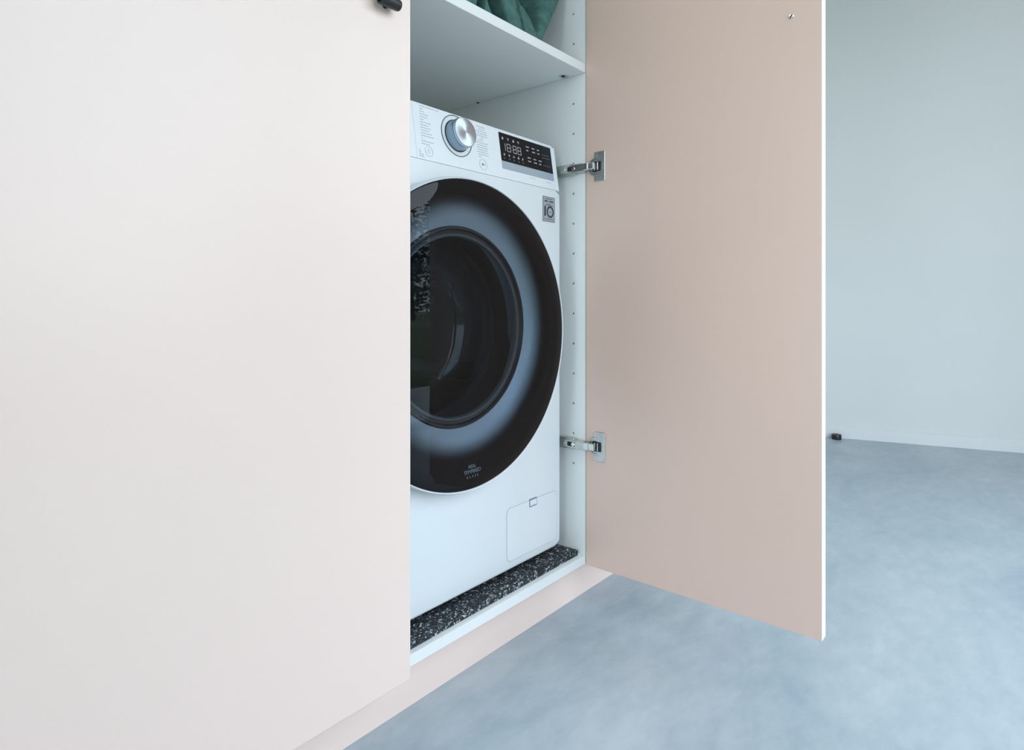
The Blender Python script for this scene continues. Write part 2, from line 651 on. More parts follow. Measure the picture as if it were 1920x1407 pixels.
# ------------------------------------------------------------------ the wardrobe
PX = 1.0876                    # inner face of the right side panel of the open unit
T = 0.018
Z0, Z1, ZT = 0.1004, 0.1184, 2.30
DEEP = 0.60
ward = thing('wardrobe', 'long built-in cupboard with pale pink doors, one swung open, white inside', 'wardrobe', (0.5, 0.0, 0.0))


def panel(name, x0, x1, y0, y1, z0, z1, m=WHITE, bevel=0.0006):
    o = boxobj(name, x0, x1, y0, y1, z0, z1, [m, EDGEW_DIM], ward, bevel, 1)
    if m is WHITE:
        for p in o.data.polygons:        # edge banding on the front edges, colour darkened against the strong light there
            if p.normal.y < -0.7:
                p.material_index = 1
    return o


CX0 = 0.425
rp = panel('side_panel', PX, PX + T, 0.0, DEEP, Z0, ZT)
cyl_cut(rp, [(axis_x(PX, 0.031, 0.3064 + 0.0639 * k), 0.0026, 0.011) for k in range(18)])
panel('side_panel', CX0 - T, CX0, 0.0, DEEP, Z0, ZT)  # unseen divider, added to keep light out of the shelf bay
panel('side_panel', -0.66, -0.66 + T, 0.0, DEEP, Z0, ZT)
panel('side_panel', 1.80, 1.80 + T, 0.0, DEEP, Z0, ZT)
panel('bottom_panel', CX0, PX, 0.0, DEEP, Z0, Z1)
panel('bottom_panel', -0.66 + T, CX0 - T, 0.0, DEEP, Z0, Z1)
panel('bottom_panel', PX + T, 1.80, 0.0, DEEP, Z0, Z1)
panel('top_panel', -0.66, 1.80 + T, 0.0, DEEP, ZT, ZT + T)
panel('back_panel', -0.66, 1.80 + T, DEEP, DEEP + 0.006, Z0, ZT)
panel('plinth', -0.66, 1.80 + T, 0.0490, 0.0670, 0.0, Z0 - 0.0004, PINK_LIT)
shelf = panel('shelf', CX0, PX - 0.0008, 0.0006, DEEP, 1.1325, 1.1510)
# connector housings let into the underside of the shelf
bm = bmesh.new()
lathe(bm, [(0, -0.0012), (0.0098, -0.0012), (0.0110, 0.0004), (0.0110, 0.004), (0, 0.004)], 24, Matrix.Translation((1.0745, 0.046, 1.1325)))
cf = obj('shelf_connector', bm, STEEL, shelf, True, 30)
bm = bmesh.new()
lathe(bm, [(0, -0.0020), (0.0042, -0.0020), (0.0042, 0.0), (0, 0.0)], 12, Matrix.Translation((1.0715, 0.046, 1.1325)))
obj('connector_socket', bm, DARK, shelf)
bm = bmesh.new()
lathe(bm, [(0, -0.0008), (0.0036, -0.0008), (0.0036, 0.002), (0, 0.002)], 12, Matrix.Translation((1.083, 0.306, 1.1325)))
obj('connector_socket', bm, DARK, shelf)

DZ0, DZ1, DT = 0.0995, 2.30, 0.0205


def door_slab(name, x0, x1, y0, y1, edges, label=None):
    bm = bmesh.new()
    box(bm, x0, x1, y0, y1, DZ0, DZ1, 0.0005, 1)
    d = obj(name, bm, [PINK, PINK_LIT], ward)
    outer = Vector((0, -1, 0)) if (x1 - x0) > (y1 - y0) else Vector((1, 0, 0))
    for p in d.data.polygons:            # front takes the paler pink with its light painted in, plain pink inside
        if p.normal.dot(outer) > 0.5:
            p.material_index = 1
    for e in edges:
        boxobj('edge_band', *e, DZ0 + 0.0002, DZ1, EDGE, d, 0.0004, 1)
    if label:
        d['label'] = label
    return d


d_left = door_slab('door', 0.005, 0.5910, -DT - 0.0005, -0.0005, [(0.5910, 0.5917, -DT - 0.0003, -0.0007)], 'closed door with a black pull, nearest the camera')
door_slab('door', -0.655, 0.0015, -DT - 0.0005, -0.0005, [])
d_right = door_slab('door', 1.1115, 1.815, -DT - 0.0005, -0.0005, [])
# the door that stands open square to the front
OX = 1.0864
d_open = door_slab('door', OX, OX + DT, -0.4555, -0.0014,
                   [(OX + 0.0002, OX + DT - 0.0002, -0.4563, -0.4555)], 'open door showing its pink inner face')
bm = bmesh.new()
lathe(bm, [(0, 0.0016), (0.0016, 0.0016), (0.0034, 0.0018), (0.0044, 0.0010), (0.0046, -0.001), (0, -0.001)], 20, axis_x(OX, -0.4085, 1.1278))
obj('screw_head', bm, STEELB, d_open, True, 40)
bm = bmesh.new()
box(bm, OX - 0.0024, OX - 0.0014, -0.4092, -0.4078, 1.1252, 1.1304)
bmesh.ops.rotate(bm, verts=bm.verts, cent=(OX, -0.4085, 1.1278), matrix=Matrix.Rotation(0.7, 3, 'X'))
obj('screw_slot', bm, DARK, d_open)

# black bar pull on the closed door: a short hollow tube on a post
hx0, hx1, hy, hz = 0.5255, 0.5595, -0.0350, 1.0665
bm = bmesh.new()
lathe(bm, [(0.0, 0.012), (0.0055, 0.012), (0.0055, 0.0), (0.0066, -0.0008), (0.0080, 0.0008), (0.0082, 0.003), (0.0082, hx1 - hx0 - 0.004), (0.0074, hx1 - hx0 - 0.001), (0.0058, hx1 - hx0), (0, hx1 - hx0)],
      40, Matrix.Translation((hx0, hy, hz)) @ Matrix.Rotation(PI / 2, 4, 'Y'))
hd = obj('handle', bm, BLACKM, d_left, True, 35)
bm = bmesh.new()
lathe(bm, [(0.0045, 0.0), (0.0038, 0.001), (0.0038, 0.012), (0, 0.012)], 24, axis_y(hx0 + 0.0190, -DT - 0.0005, hz))
obj('handle_post', bm, BLACKM, d_left, True, 35)


# ---- concealed hinges: part hinge (cup plate on the door) with its own pieces below it
def make_hinge(zc):
    ox = OX
    yc = -0.0300                       # centre of the cup on the door
    bm = bmesh.new()
    # plate on the door face, with the round cup bulging towards the hinge side
    box(bm, ox - 0.0030, ox, -0.0490, -0.0300, zc - 0.0305, zc + 0.0305, 0.0008, 1)
    box(bm, ox - 0.0024, ox, -0.0302, -0.0228, zc + 0.0180, zc + 0.0300, 0.0005, 1)
    box(bm, ox - 0.0024, ox, -0.0302, -0.0228, zc - 0.0300, zc - 0.0180, 0.0005, 1)
    lathe(bm, [(0.0190, 0.0), (0.0190, 0.0022), (0.0178, 0.0032), (0.0155, 0.0032), (0.0150, 0.0010), (0, 0.0010)], 36, axis_x(ox, yc + 0.0030, zc))
    h = obj('hinge', bm, STEEL, ward, True, 30)
    bm = bmesh.new()
    box(bm, ox - 0.0042, ox - 0.0008, -0.0415, -0.0190, zc - 0.0105, zc + 0.0105, 0.002, 2)
    obj('hinge_cup', bm, BLACKP, h)
    bm = bmesh.new()
    box(bm, ox - 0.0070, ox - 0.0025, -0.0345, -0.0322, zc - 0.0080, zc + 0.0080, 0.0006, 1)
    box(bm, ox - 0.0070, ox - 0.0025, -0.0275, -0.0252, zc - 0.0080, zc + 0.0080, 0.0006, 1)
    obj('cup_bracket', bm, STEELB, h)
    # arm lying along the side panel
    bm = bmesh.new()
    xa, xb = PX - 0.0185, PX - 0.0005
    box(bm, xa, xa + 0.0016, -0.0050, 0.0840, zc - 0.0080, zc + 0.0080, 0.0006, 1)
    box(bm, xa + 0.001, xb - 0.003, -0.0040, 0.0840, zc + 0.0068, zc + 0.0082, 0.0004, 1)
    box(bm, xa + 0.001, xb - 0.003, -0.0040, 0.0840, zc - 0.0082, zc - 0.0068, 0.0004, 1)
    obj('hinge_arm', bm, STEEL, h)
    bm = bmesh.new()
    box(bm, xa + 0.004, xb + 0.0004, 0.020, 0.070, zc - 0.0115, zc + 0.0115, 0.001, 1)
    obj('mounting_plate', bm, STEEL, h)
    bm = bmesh.new()
    box(bm, xa - 0.0003, xa + 0.0004, 0.0150, 0.0340, zc - 0.0048, zc + 0.0048, 0.0003, 1)
    obj('arm_slot', bm, DARK, h)
    bm = bmesh.new()
    lathe(bm, [(0, 0.0016), (0.0020, 0.0014), (0.0040, 0.0016), (0.0046, 0.0006), (0.0046, -0.001)], 20, axis_x(xa, 0.0195, zc))
    lathe(bm, [(0, 0.0014), (0.0028, 0.0014), (0.0032, 0.0004), (0.0032, -0.001)], 16, axis_x(xa, 0.0405, zc))
    obj('adjusting_screw', bm, STEELB, h, True, 35)
    bm = bmesh.new()
    # link between arm and cup, bright, in two straps
    box(bm, ox - 0.0190, ox - 0.0090, -0.0170, -0.0052, zc - 0.0072, zc + 0.0072, 0.001, 1)
    box(bm, ox - 0.0165, ox - 0.0030, -0.0300, -0.0165, zc - 0.0066, zc + 0.0066, 0.001, 1)
    obj('hinge_link', bm, STEELB, h)
    return h


h1 = make_hinge(0.0)
h1.location.z = 0.9305


def copy_tree(o, parent):
    c = o.copy()
    COL.objects.link(c)
    c.parent = parent
    for k in list(o.children):
        copy_tree(k, c)
    return c


h2 = copy_tree(h1, ward)
h2.location.z = 0.3515

# ------------------------------------------------------------------ rubber mat
bm = bmesh.new()
poly = [(0.445, 0.0100), (1.0762, 0.0122), (1.0664, 0.0540), (1.0640, 0.0900), (1.0640, 0.585), (0.445, 0.585)]
zb, zt = Z1 + 0.0004, 0.1300
rng = random.Random(3)
# front strip finely divided and uneven like cut granulate
NX = 260


def edge_x(y):
    return 1.0762 + (1.0664 - 1.0762) * min(1, max(0, (y - 0.0122) / 0.0418))


ys = [0.0100, 0.0104, 0.016, 0.022, 0.028, 0.034, 0.040, 0.046, 0.052, 0.060]
rows = []
for j in range(-2, len(ys)):
    row = []
    for i in range(NX + 1):
        f = i / NX
        if j < 0:
            y, z = ys[0], zb + (zt - zb) * (0.0 if j == -2 else 0.5)
        else:
            y, z = ys[j], zt
        x = 0.445 + f * (edge_x(y) - 0.445)
        y += 0.0022 * f
        w = 0.0011 * noise.noise((x * 210, y * 210, z * 210))
        if j == -2:
            p = (x, y, z)
        elif j <= 0:
            p = (x, y + w - 0.0003, z + (w if j == 0 else 0) - (0.0004 if j == 0 else 0))
        else:
            p = (x, y, z + w - 0.0003)
        row.append(bm.verts.new(p))
    rows.append(row)
for A, B in zip(rows, rows[1:]):
    for i in range(NX):
        bm.faces.new((A[i], A[i + 1], B[i + 1], B[i]))
# right end, back, underside
L_ = rows[-1]
back = [bm.verts.new((0.445, 0.585, zt)), bm.verts.new((1.0640, 0.585, zt))]
bm.faces.new(L_ + [back[1], back[0]])
lowb = [bm.verts.new((0.445, 0.585, zb)), bm.verts.new((1.0640, 0.585, zb))]
rend = [r[-1] for r in rows]
lend = [r[0] for r in rows]
bm.faces.new(rend + [back[1], lowb[1]])
bm.faces.new(lend + [back[0], lowb[0]])
bm.faces.new((back[0], back[1], lowb[1], lowb[0]))
bm.faces.new(rows[0] + [lowb[1], lowb[0]])
mt = obj('rubber_mat', bm, MATR)
mt['label'] = 'black speckled rubber granule mat under the washing machine'
mt['category'] = 'mat'

# ------------------------------------------------------------------ washing machine
MX0, MX1 = 0.459, 1.0590
FY = 0.0435
MB, SEAMZ, MT = 0.1385, 0.8835, 0.9820
DCX, DCZ = 0.759, 0.5950
RCZ = 0.6070                   # the inner ring, bowl and drum sit a little higher than the outer glass
wm = thing('washing_machine', 'white front-loading washing machine with a big dark round door', 'washing machine', ((MX0 + MX1) / 2, 0.32, 0.1304))
N = 160


def circ(r, y, n=N):
    return [(DCX + r * math.cos(2 * PI * k / n), y, DCZ + r * math.sin(2 * PI * k / n)) for k in range(n)]


def rr(inset, y, rad):
    return [(p[0], y, p[1]) for p in rrect(MX0 + inset, MX1 - inset, MB + inset, SEAMZ - 0.0004 - inset * 0.04, rad, N)]


bm = bmesh.new()
fr = 0.007
loops = [circ(0.20, 0.105), circ(0.232, 0.062), circ(0.245, FY + 0.0005)]
loops.append(rr(fr, FY, 0.008))
for k in range(1, 6):
    a = PI / 2 * k / 5
    loops.append(rr(fr * (1 - math.sin(a)), FY + fr * (1 - math.cos(a)), 0.008 + fr * math.sin(a)))
loops.append(rr(0, 0.590, 0.015))
loops_mesh(bm, loops, cap_last=True)
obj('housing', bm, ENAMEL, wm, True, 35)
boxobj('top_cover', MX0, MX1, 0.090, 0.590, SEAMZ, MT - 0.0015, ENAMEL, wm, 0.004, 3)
boxobj('base_tray', MX0 + 0.012, MX1 - 0.012, FY + 0.012, 0.585, MB - 0.004, MB + 0.004, BLACKP, wm)
for fx in (MX0 + 0.06, MX1 - 0.06):
    for fy in (0.11, 0.53):
        bm = bmesh.new()
        lathe(bm, [(0, -0.0002), (0.022, -0.0002), (0.022, 0.004), (0.012, 0.0055), (0.012, 0.010), (0, 0.010)], 20, Matrix.Translation((fx, fy, 0.1306)))
        obj('foot', bm, BLACKP, wm, True, 35)

# control panel, leaning back
PV = Vector((0, 0.0150, MT - SEAMZ)).normalized()
PN = Vector((0, -(MT - SEAMZ), 0.0150)).normalized()
PO = Vector((0, FY, SEAMZ))
PLEN = Vector((0, 0.0150, MT - SEAMZ)).length


def pp(x, v, h=0.0):
    return PO + Vector((x, 0, 0)) + PV * v + PN * h


PM = Matrix(((1, 0, 0, 0), (0, PV.y, PN.y, 0), (0, PV.z, PN.z, 0), (0, 0, 0, 1)))    # local x right, y up the slope, z outwards


def pmat(x, v, h=0.0):
    return Matrix.Translation(pp(x, v, h)) @ PM


def slope_box(bm, x0, x1, v0, v1, h0, h1, bevel=0.0, seg=2):
    b2 = bmesh.new()
    box(b2, x0, x1, v0, v1, h0, h1, bevel, seg)
    bmesh.ops.transform(b2, matrix=Matrix.Translation(PO) @ PM, verts=b2.verts)
    merge(bm, b2)


def wedge(name, x0, x1, m):
    bm = bmesh.new()
    pts = [(FY, SEAMZ), (FY + 0.0150, MT), (0.100, MT), (0.100, SEAMZ)]
    A = [bm.verts.new((x0, y, z)) for y, z in pts]
    B = [bm.verts.new((x1, y, z)) for y, z in pts]
    bm.faces.new(A); bm.faces.new(B)
    for k in range(4):
        j = (k + 1) % 4
        bm.faces.new((A[k], A[j], B[j], B[k]))
    return bm


bm = wedge('control_panel', 0.6612, MX1, PANELW)
es = [e for e in bm.edges if all(v.co.x > MX1 - 1e-4 for v in e.verts) and min(v.co.y for v in e.verts) < 0.09 and not all(v.co.z < SEAMZ + 1e-4 for v in e.verts)]
es += [e for e in bm.edges if all(v.co.z > MT - 1e-4 and v.co.y < 0.07 for v in e.verts)]
bmesh.ops.bevel(bm, geom=es, offset=0.006, segments=4, affect='EDGES')
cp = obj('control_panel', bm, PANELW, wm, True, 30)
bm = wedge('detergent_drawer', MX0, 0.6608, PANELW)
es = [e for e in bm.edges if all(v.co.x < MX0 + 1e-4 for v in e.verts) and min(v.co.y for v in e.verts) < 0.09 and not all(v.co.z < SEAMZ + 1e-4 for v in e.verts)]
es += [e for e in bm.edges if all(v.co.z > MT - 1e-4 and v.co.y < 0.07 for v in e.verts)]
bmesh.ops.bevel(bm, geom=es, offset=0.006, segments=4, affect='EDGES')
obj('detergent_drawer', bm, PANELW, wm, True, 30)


def v_of(z):
    return (z - SEAMZ) / PV.z


# dial
DX, DV = 0.7595, v_of(0.9405)
bm = bmesh.new()
lathe(bm, [(0.0358, 0.0002), (0.0362, 0.0010), (0.0372, 0.0010), (0.0376, 0.0002)], 64, pmat(DX, DV))
obj('dial_ring', bm, RINGM, cp, True, 40)
bm = bmesh.new()
lathe(bm, [(0.0290, 0.0001), (0.0290, 0.0006), (0.0, 0.0006)], 48, pmat(DX, DV))
obj('dial_recess', bm, DARK, cp)
kn_prof = [(0.0276, 0.0004), (0.0272, 0.0020), (0.0268, 0.0170), (0.0262, 0.0185)]
bm = bmesh.new()
lathe(bm, kn_prof, 64, pmat(DX, DV))
knob = obj('dial', bm, ALU, cp, True, 40)
# knob cap, kept in its own local frame so that the brushing turns round its axis
bm = bmesh.new()
lathe(bm, [(0.0262, 0.0), (0.0262, 0.0030), (0.0254, 0.0042), (0.0244, 0.0045), (0.012, 0.0045), (0.0002, 0.0045)], 72)
bmesh.ops.recalc_face_normals(bm, faces=bm.faces)
me = bpy.data.meshes.new('dial_cap')
bm.to_mesh(me); bm.free()
for p in me.polygons:
    p.use_smooth = True
me.set_sharp_from_angle(angle=math.radians(25))
cap = link('dial_cap', me, BRUSH, cp)
cap.matrix_local = Matrix.Translation(-origin_of(cp)) @ pmat(DX, DV, 0.0185)

# round touch keys
def key(x, v, r, name):
    bm = bmesh.new()
    lathe(bm, [(r - 0.0006, 0.0001), (r - 0.0006, 0.0004), (r, 0.0004), (r, 0.0001)], 40, pmat(x, v))
    return obj(name, bm, PRINT, cp)


kp = key(0.6888, v_of(0.8992), 0.0088, 'power_key')
bm = bmesh.new()
for k in range(20):        # power symbol: open ring and a stroke
    a0 = PI / 2 + 0.6 + (2 * PI - 1.2) * k / 20
    a1 = PI / 2 + 0.6 + (2 * PI - 1.2) * (k + 1) / 20
    q = [bm.verts.new(pp(0.6888 + r * math.cos(a), v_of(0.8992) + r * math.sin(a), 0.0003)) for r, a in ((0.0026, a0), (0.0034, a0), (0.0034, a1), (0.0026, a1))]
    bm.faces.new(q)
slope_box(bm, 0.6884, 0.6892, v_of(0.8992) + 0.0008, v_of(0.8992) + 0.0042, 0.0, 0.0003)
obj('power_symbol', bm, PRINT, cp)
key(0.8208, v_of(0.9003), 0.0100, 'start_key')
bm = bmesh.new()
vv = v_of(0.9003)
tri = [bm.verts.new(pp(0.8182, vv + 0.0030, 0.0003)), bm.verts.new(pp(0.8182, vv - 0.0030, 0.0003)), bm.verts.new(pp(0.8222, vv, 0.0003))]
bm.faces.new(tri)
obj('play_symbol', bm, PRINTD, cp)
bm = bmesh.new()
slope_box(bm, 0.8232, 0.8238, vv - 0.0028, vv + 0.0028, 0, 0.0003)
slope_box(bm, 0.8248, 0.8254, vv - 0.0028, vv + 0.0028, 0, 0.0003)
obj('pause_symbol', bm, PRINT, cp)

# small printing: far too fine to read in the photograph, set as word-length strokes
bm = bmesh.new()
rng = random.Random(11)


def words_line(bm, x0, x1, v, h=0.0015, fill=0.75):
    x = x0
    while x < x1 - 0.002:
        w = min(x1 - x, rng.uniform(0.002, 0.007))
        slope_box(bm, x, x + w, v - h / 2, v + h / 2, 0.0, 0.00025)
        x += w + 0.0012
        if rng.random() > fill + 0.2:
            break


for k in range(15):
    z = 0.9750 - k * 0.0046
    lx = 0.6772 - k * 0.0002
    w = [0.060, 0.016, 0.012, 0.020, 0.016, 0.022, 0.024, 0.018, 0.022, 0.020, 0.026, 0.028, 0.022, 0.027, 0.020][k]
    if abs(z - 0.9405) < 0.037:
        w = min(w, DX - 0.040 - lx)
    words_line(bm, lx, lx + w, v_of(z))
for k in range(14):
    z = 0.9715 - k * 0.0044
    rx = 0.8415 - k * 0.0003
    w = [0.028, 0.022, 0.030, 0.026, 0.028, 0.020, 0.026, 0.034, 0.030, 0.030, 0.028, 0.030, 0.027, 0.026][k]
    words_line(bm, rx - w, rx, v_of(z))
for k in range(4):
    words_line(bm, 0.6665, 0.6665 + [0.006, 0.007, 0.009, 0.010][k], v_of(0.8985 - 0.0034 * k))
words_line(bm, 0.955, 0.975, v_of(0.8975), 0.001)
words_line(bm, 1.012, 1.030, v_of(0.8965), 0.001)
pt = obj('program_print', bm, PRINT, cp)
pt['kind'] = 'stuff'

# display
ax0, ax1, av0, av1, avm = 0.8745, 1.0385, v_of(0.9025), v_of(0.9735), v_of(0.9180)
bm = bmesh.new()
slope_box(bm, ax0, ax1, avm, av1, -0.001, 0.0006, 0.0002, 1)
disp = obj('display', bm, DISPB, cp)
bm = bmesh.new()
slope_box(bm, ax0, ax1, av0, avm - 0.0002, -0.001, 0.0006, 0.0002, 1)
obj('button_strip', bm, STRIP, cp)
bm = bmesh.new()
for x, w in ((0.886, 0.013), (0.914, 0.012), (0.942, 0.012), (0.966, 0.016), (0.997, 0.010)):
    words_line(bm, x, x + w, (av0 + avm) / 2 + 0.001, 0.0013, 1.0)
for o_ in (bm,):
    bmesh.ops.translate(o_, verts=o_.verts, vec=PN * 0.0006)
obj('button_print', bm, PRINT, cp)

SEG = {'1': 'bc', '8': 'abcdefg'}


def seg_digit(bm, ch, x, v, w, h, t, hh):
    g = t * 0.35
    spec = {'a': (g, w - g, h - t, h), 'd': (g, w - g, 0, t), 'g': (g, w - g, h / 2 - t / 2, h / 2 + t / 2),
            'b': (w - t, w, h / 2 + g, h - g), 'c': (w - t, w, g, h / 2 - g), 'f': (0, t, h / 2 + g, h - g), 'e': (0, t, g, h / 2 - g)}
    for s in SEG[ch]:
        a = spec[s]
        slope_box(bm, x + a[0], x + a[1], v + a[2], v + a[3], hh, hh + 0.0002)


bm = bmesh.new()
dv = v_of(0.9385)
H = 0.0006
seg_digit(bm, '1', 0.8845, dv, 0.0055, 0.0158, 0.0012, H)
seg_digit(bm, '8', 0.8945, dv, 0.0105, 0.0158, 0.0012, H)
slope_box(bm, 0.9082, 0.9094, dv + 0.0040, dv + 0.0054, H, H + 0.0002)
slope_box(bm, 0.9082, 0.9094, dv + 0.0104, dv + 0.0118, H, H + 0.0002)
seg_digit(bm, '8', 0.9125, dv, 0.0105, 0.0158, 0.0012, H)
seg_digit(bm, '8', 0.9265, dv, 0.0105, 0.0158, 0.0012, H)
obj('time_digits', bm, LEDG, cp)
# status symbols and function words on the display
bm = bmesh.new()


def icon(bm, x, v, s, kind):
    if kind == 0:      # padlock / bell: trapezium and bow
        slope_box(bm, x - s * .5, x + s * .5, v - s * .5, v + s * .2, H, H + .0002)
        slope_box(bm, x - s * .28, x + s * .28, v + s * .2, v + s * .6, H, H + .0002)
    elif kind == 1:    # signal fan
        for q in range(3):
            slope_box(bm, x - s * (.2 + .2 * q), x + s * (.2 + .2 * q), v - s * .5 + q * s * .4, v - s * .28 + q * s * .4, H, H + .0002)
    elif kind == 2:    # drop
        vs = [bm.verts.new(pp(x + s * .45 * math.cos(a), v - s * .1 + s * .45 * math.sin(a), H + .0002)) for a in [PI * (0.8 + 1.4 * k / 10) for k in range(11)]]
        vs.append(bm.verts.new(pp(x, v + s * .7, H + .0002)))
        bm.faces.new(vs)
    else:              # tub
        slope_box(bm, x - s * .5, x + s * .5, v - s * .45, v - s * .1, H, H + .0002)
        slope_box(bm, x - s * .5, x - s * .3, v - s * .1, v + s * .5, H, H + .0002)
        slope_box(bm, x + s * .3, x + s * .5, v - s * .1, v + s * .5, H, H + .0002)


for x, k in ((0.884, 0), (0.900, 1), (0.916, 0), (0.931, 1)):
    icon(bm, x, v_of(0.9628), 0.0046, k)
for x, k in ((0.884, 2), (0.8985, 2), (0.9125, 3), (0.9265, 0), (0.9395, 2)):
    icon(bm, x, v_of(0.9312), 0.0042, k)
rng = random.Random(5)
for z in (0.9600, 0.9525):
    for x in (0.9545, 0.9735, 0.9905):
        words_line(bm, x, x + 0.0095, v_of(z), 0.0022, 1.0)
for z in (0.9380, 0.9310):
    for x in (0.9565, 0.9755, 0.9925):
        words_line(bm, x, x + 0.0095, v_of(z), 0.0022, 1.0)
bmesh.ops.translate(bm, verts=[v for v in bm.verts if (v.co - PO).dot(PN) < 0.0005], vec=PN * 0.0006)
obj('display_symbols', bm, LEDG, cp)['kind'] = 'stuff'
bm = bmesh.new()
for x in (0.884, 0.8985, 0.9125, 0.9265, 0.9395):
    icon(bm, x, v_of(0.9242), 0.0040, 3)
for z in (0.9535, 0.9470, 0.9310):
    words_line(bm, 1.006, 1.030, v_of(z), 0.0016, 1.0)
bmesh.ops.translate(bm, verts=[v for v in bm.verts if (v.co - PO).dot(PN) < 0.0005], vec=PN * 0.0006)
obj('display_symbols', bm, LEDD, cp)['kind'] = 'stuff'

# warranty sticker on the front
bm = bmesh.new()
box(bm, 0.9950, 1.0370, FY - 0.0006, FY + 0.0003, 0.8150, 0.8672, 0.0002, 1)
stk = obj('sticker', bm, STICK, wm)
SM = Matrix.Translation((0, FY - 0.0008, 0)) @ Matrix.Rotation(PI / 2, 4, 'X')


def front_text(txt, size, x, z, y, bold=0.0):
    return text_bm(txt, size, Matrix.Translation((x, y, z)) @ Matrix.Rotation(PI / 2, 4, 'X'), bold=bold)


bm = bmesh.new()
box(bm, 1.0005, 1.0055, FY - 0.0009, FY - 0.0005, 0.8265, 0.8465)          # the 1
lathe(bm, [(0.0084, 0.0), (0.0084, 0.0003), (0.0120, 0.0003), (0.0120, 0.0)], 40, axis_y(1.0205, FY - 0.0006, 0.8360))   # the 0
box(bm, 1.0015, 1.0105, FY - 0.0009, FY - 0.0005, 0.8560, 0.8585)
box(bm, 1.0190, 1.0310, FY - 0.0009, FY - 0.0005, 0.8560, 0.8585)
obj('sticker_print', bm, PRINTD, stk)
bm = bmesh.new()
for x0, x1, z in ((1.004, 1.028, 0.8622), (1.0105, 1.019, 0.8573), (1.010, 1.022, 0.8520), (1.002, 1.030, 0.8492), (1.0165, 1.0200, 0.8360), (1.0212, 1.0250, 0.8355), (1.0005, 1.0040, 0.8212), (1.0060, 1.0310, 0.8208)):
    box(bm, x0, x1, FY - 0.0009, FY - 0.0005, z - 0.0007, z + 0.0007)
for a in ((0.9962, 1.0358, 0.8162, 0.8168), (0.9962, 1.0358, 0.8654, 0.8660), (0.9962, 0.9968, 0.8162, 0.8660), (1.0352, 1.0358, 0.8162, 0.8660)):
    box(bm, a[0], a[1], FY - 0.0009, FY - 0.0005, a[2], a[3])
obj('sticker_print', bm, mat('sticker_grey_print', (0.10, 0.12, 0.14), 0.5), stk)

# pump filter flap with latch
bm = bmesh.new()
fl = [[(p[0], FY + 0.0004 if i == 0 else FY - 0.0007, p[1]) for p in rrect(0.8835 + (0.0006 * (i == 1)), 1.0430 - 0.0006 * (i == 1), 0.1560 + 0.0006 * (i == 1), 0.2575 - 0.0006 * (i == 1), 0.010, 64)] for i in range(2)]
loops_mesh(bm, fl, cap_last=True)
flap = obj('filter_flap', bm, ENAMEL, wm)
bm = bmesh.new()
o1 = [(p[0], FY - 0.0002, p[1]) for p in rrect(0.8828, 1.0437, 0.1553, 0.2582, 0.0106, 64)]
o2 = [(p[0], FY - 0.0002, p[1]) for p in rrect(0.8837, 1.0428, 0.1562, 0.2573, 0.0098, 64)]
loops_mesh(bm, [o1, o2])
obj('flap_gap', bm, mat('flap_gap_grey', (0.45, 0.50, 0.54), 0.6), flap)
bm = bmesh.new()
box(bm, 0.9512, 0.9755, FY - 0.0016, FY, 0.2440, 0.2600, 0.0012, 2)
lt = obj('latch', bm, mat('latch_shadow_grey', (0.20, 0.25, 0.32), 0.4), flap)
bm = bmesh.new()
box(bm, 0.9525, 0.9738, FY - 0.0024, FY, 0.2462, 0.2575, 0.0012, 2)
obj('latch_tab', bm, ENAMEL, flap)

# ---- the round door
GY = 0.0130
dr = 0.2640
bm = bmesh.new()
lathe(bm, [(0.2400, -0.004), (0.2665, -0.004), (0.2672, 0.006), (0.2668, 0.016), (0.2650, 0.0195), (0.2640, 0.0190), (0.2625, 0.0150)], 128, axis_y(DCX, 0.0325, DCZ))
door = obj('porthole_door', bm, PANELW, wm, True, 35)
# outer glass: very slightly domed sheet with a rounded edge
bm = bmesh.new()
prof = [(0.2636, -0.010), (0.2636, -0.0025), (0.2624, -0.0008), (0.2600, 0.0)]
prof += [(0.2600 * (1 - k / 12), 0.0) for k in range(1, 12)] + [(0.0, 0.0)]
lathe(bm, prof, 128, axis_y(DCX, GY, DCZ))
loc0 = origin_of(door)
glass = obj('door_glass', bm, door_glass(DCX - loc0.x, RCZ - loc0.z, 0.188, 0.231), door, True, 20)
# silver funnel behind the glass
bm = bmesh.new()
lathe(bm, [(0.2560, -0.0110), (0.2450, -0.0125), (0.2250, -0.0180), (0.2080, -0.0225), (0.1950, -0.0260), (0.1830, -0.0290), (0.1755, -0.0305)], 128, axis_y(DCX, 0.0150, RCZ))
obj('bezel', bm, CHROME, door, True, 60)
bm = bmesh.new()
lathe(bm, [(0.1757, -0.0305), (0.1735, -0.0275), (0.1700, -0.0275), (0.1675, -0.033), (0.1640, -0.034)], 128, axis_y(DCX, 0.0150, RCZ))
obj('bezel_groove', bm, BLACKP, door, True, 30)
bm = bmesh.new()
lathe(bm, [(0.1640, -0.0340), (0.1620, -0.0315), (0.1580, -0.0320), (0.1560, -0.0380)], 128, axis_y(DCX, 0.0150, RCZ))
obj('bowl_rim', bm, mat('dark_grey_rim', (0.05, 0.06, 0.065), 0.3), door, True, 30)
bm = bmesh.new()
bp_ = [(0.1565, -0.0380), (0.1520, -0.0560), (0.1440, -0.0900), (0.1380, -0.1120), (0.1320, -0.1260), (0.1220, -0.1370), (0.1080, -0.1430), (0.080, -0.1470), (0.040, -0.1490), (0.0, -0.1495)]
lathe(bm, bp_, 96, axis_y(DCX, 0.0150, RCZ))
obj('inner_bowl', bm, BOWLG, door, True, 60)
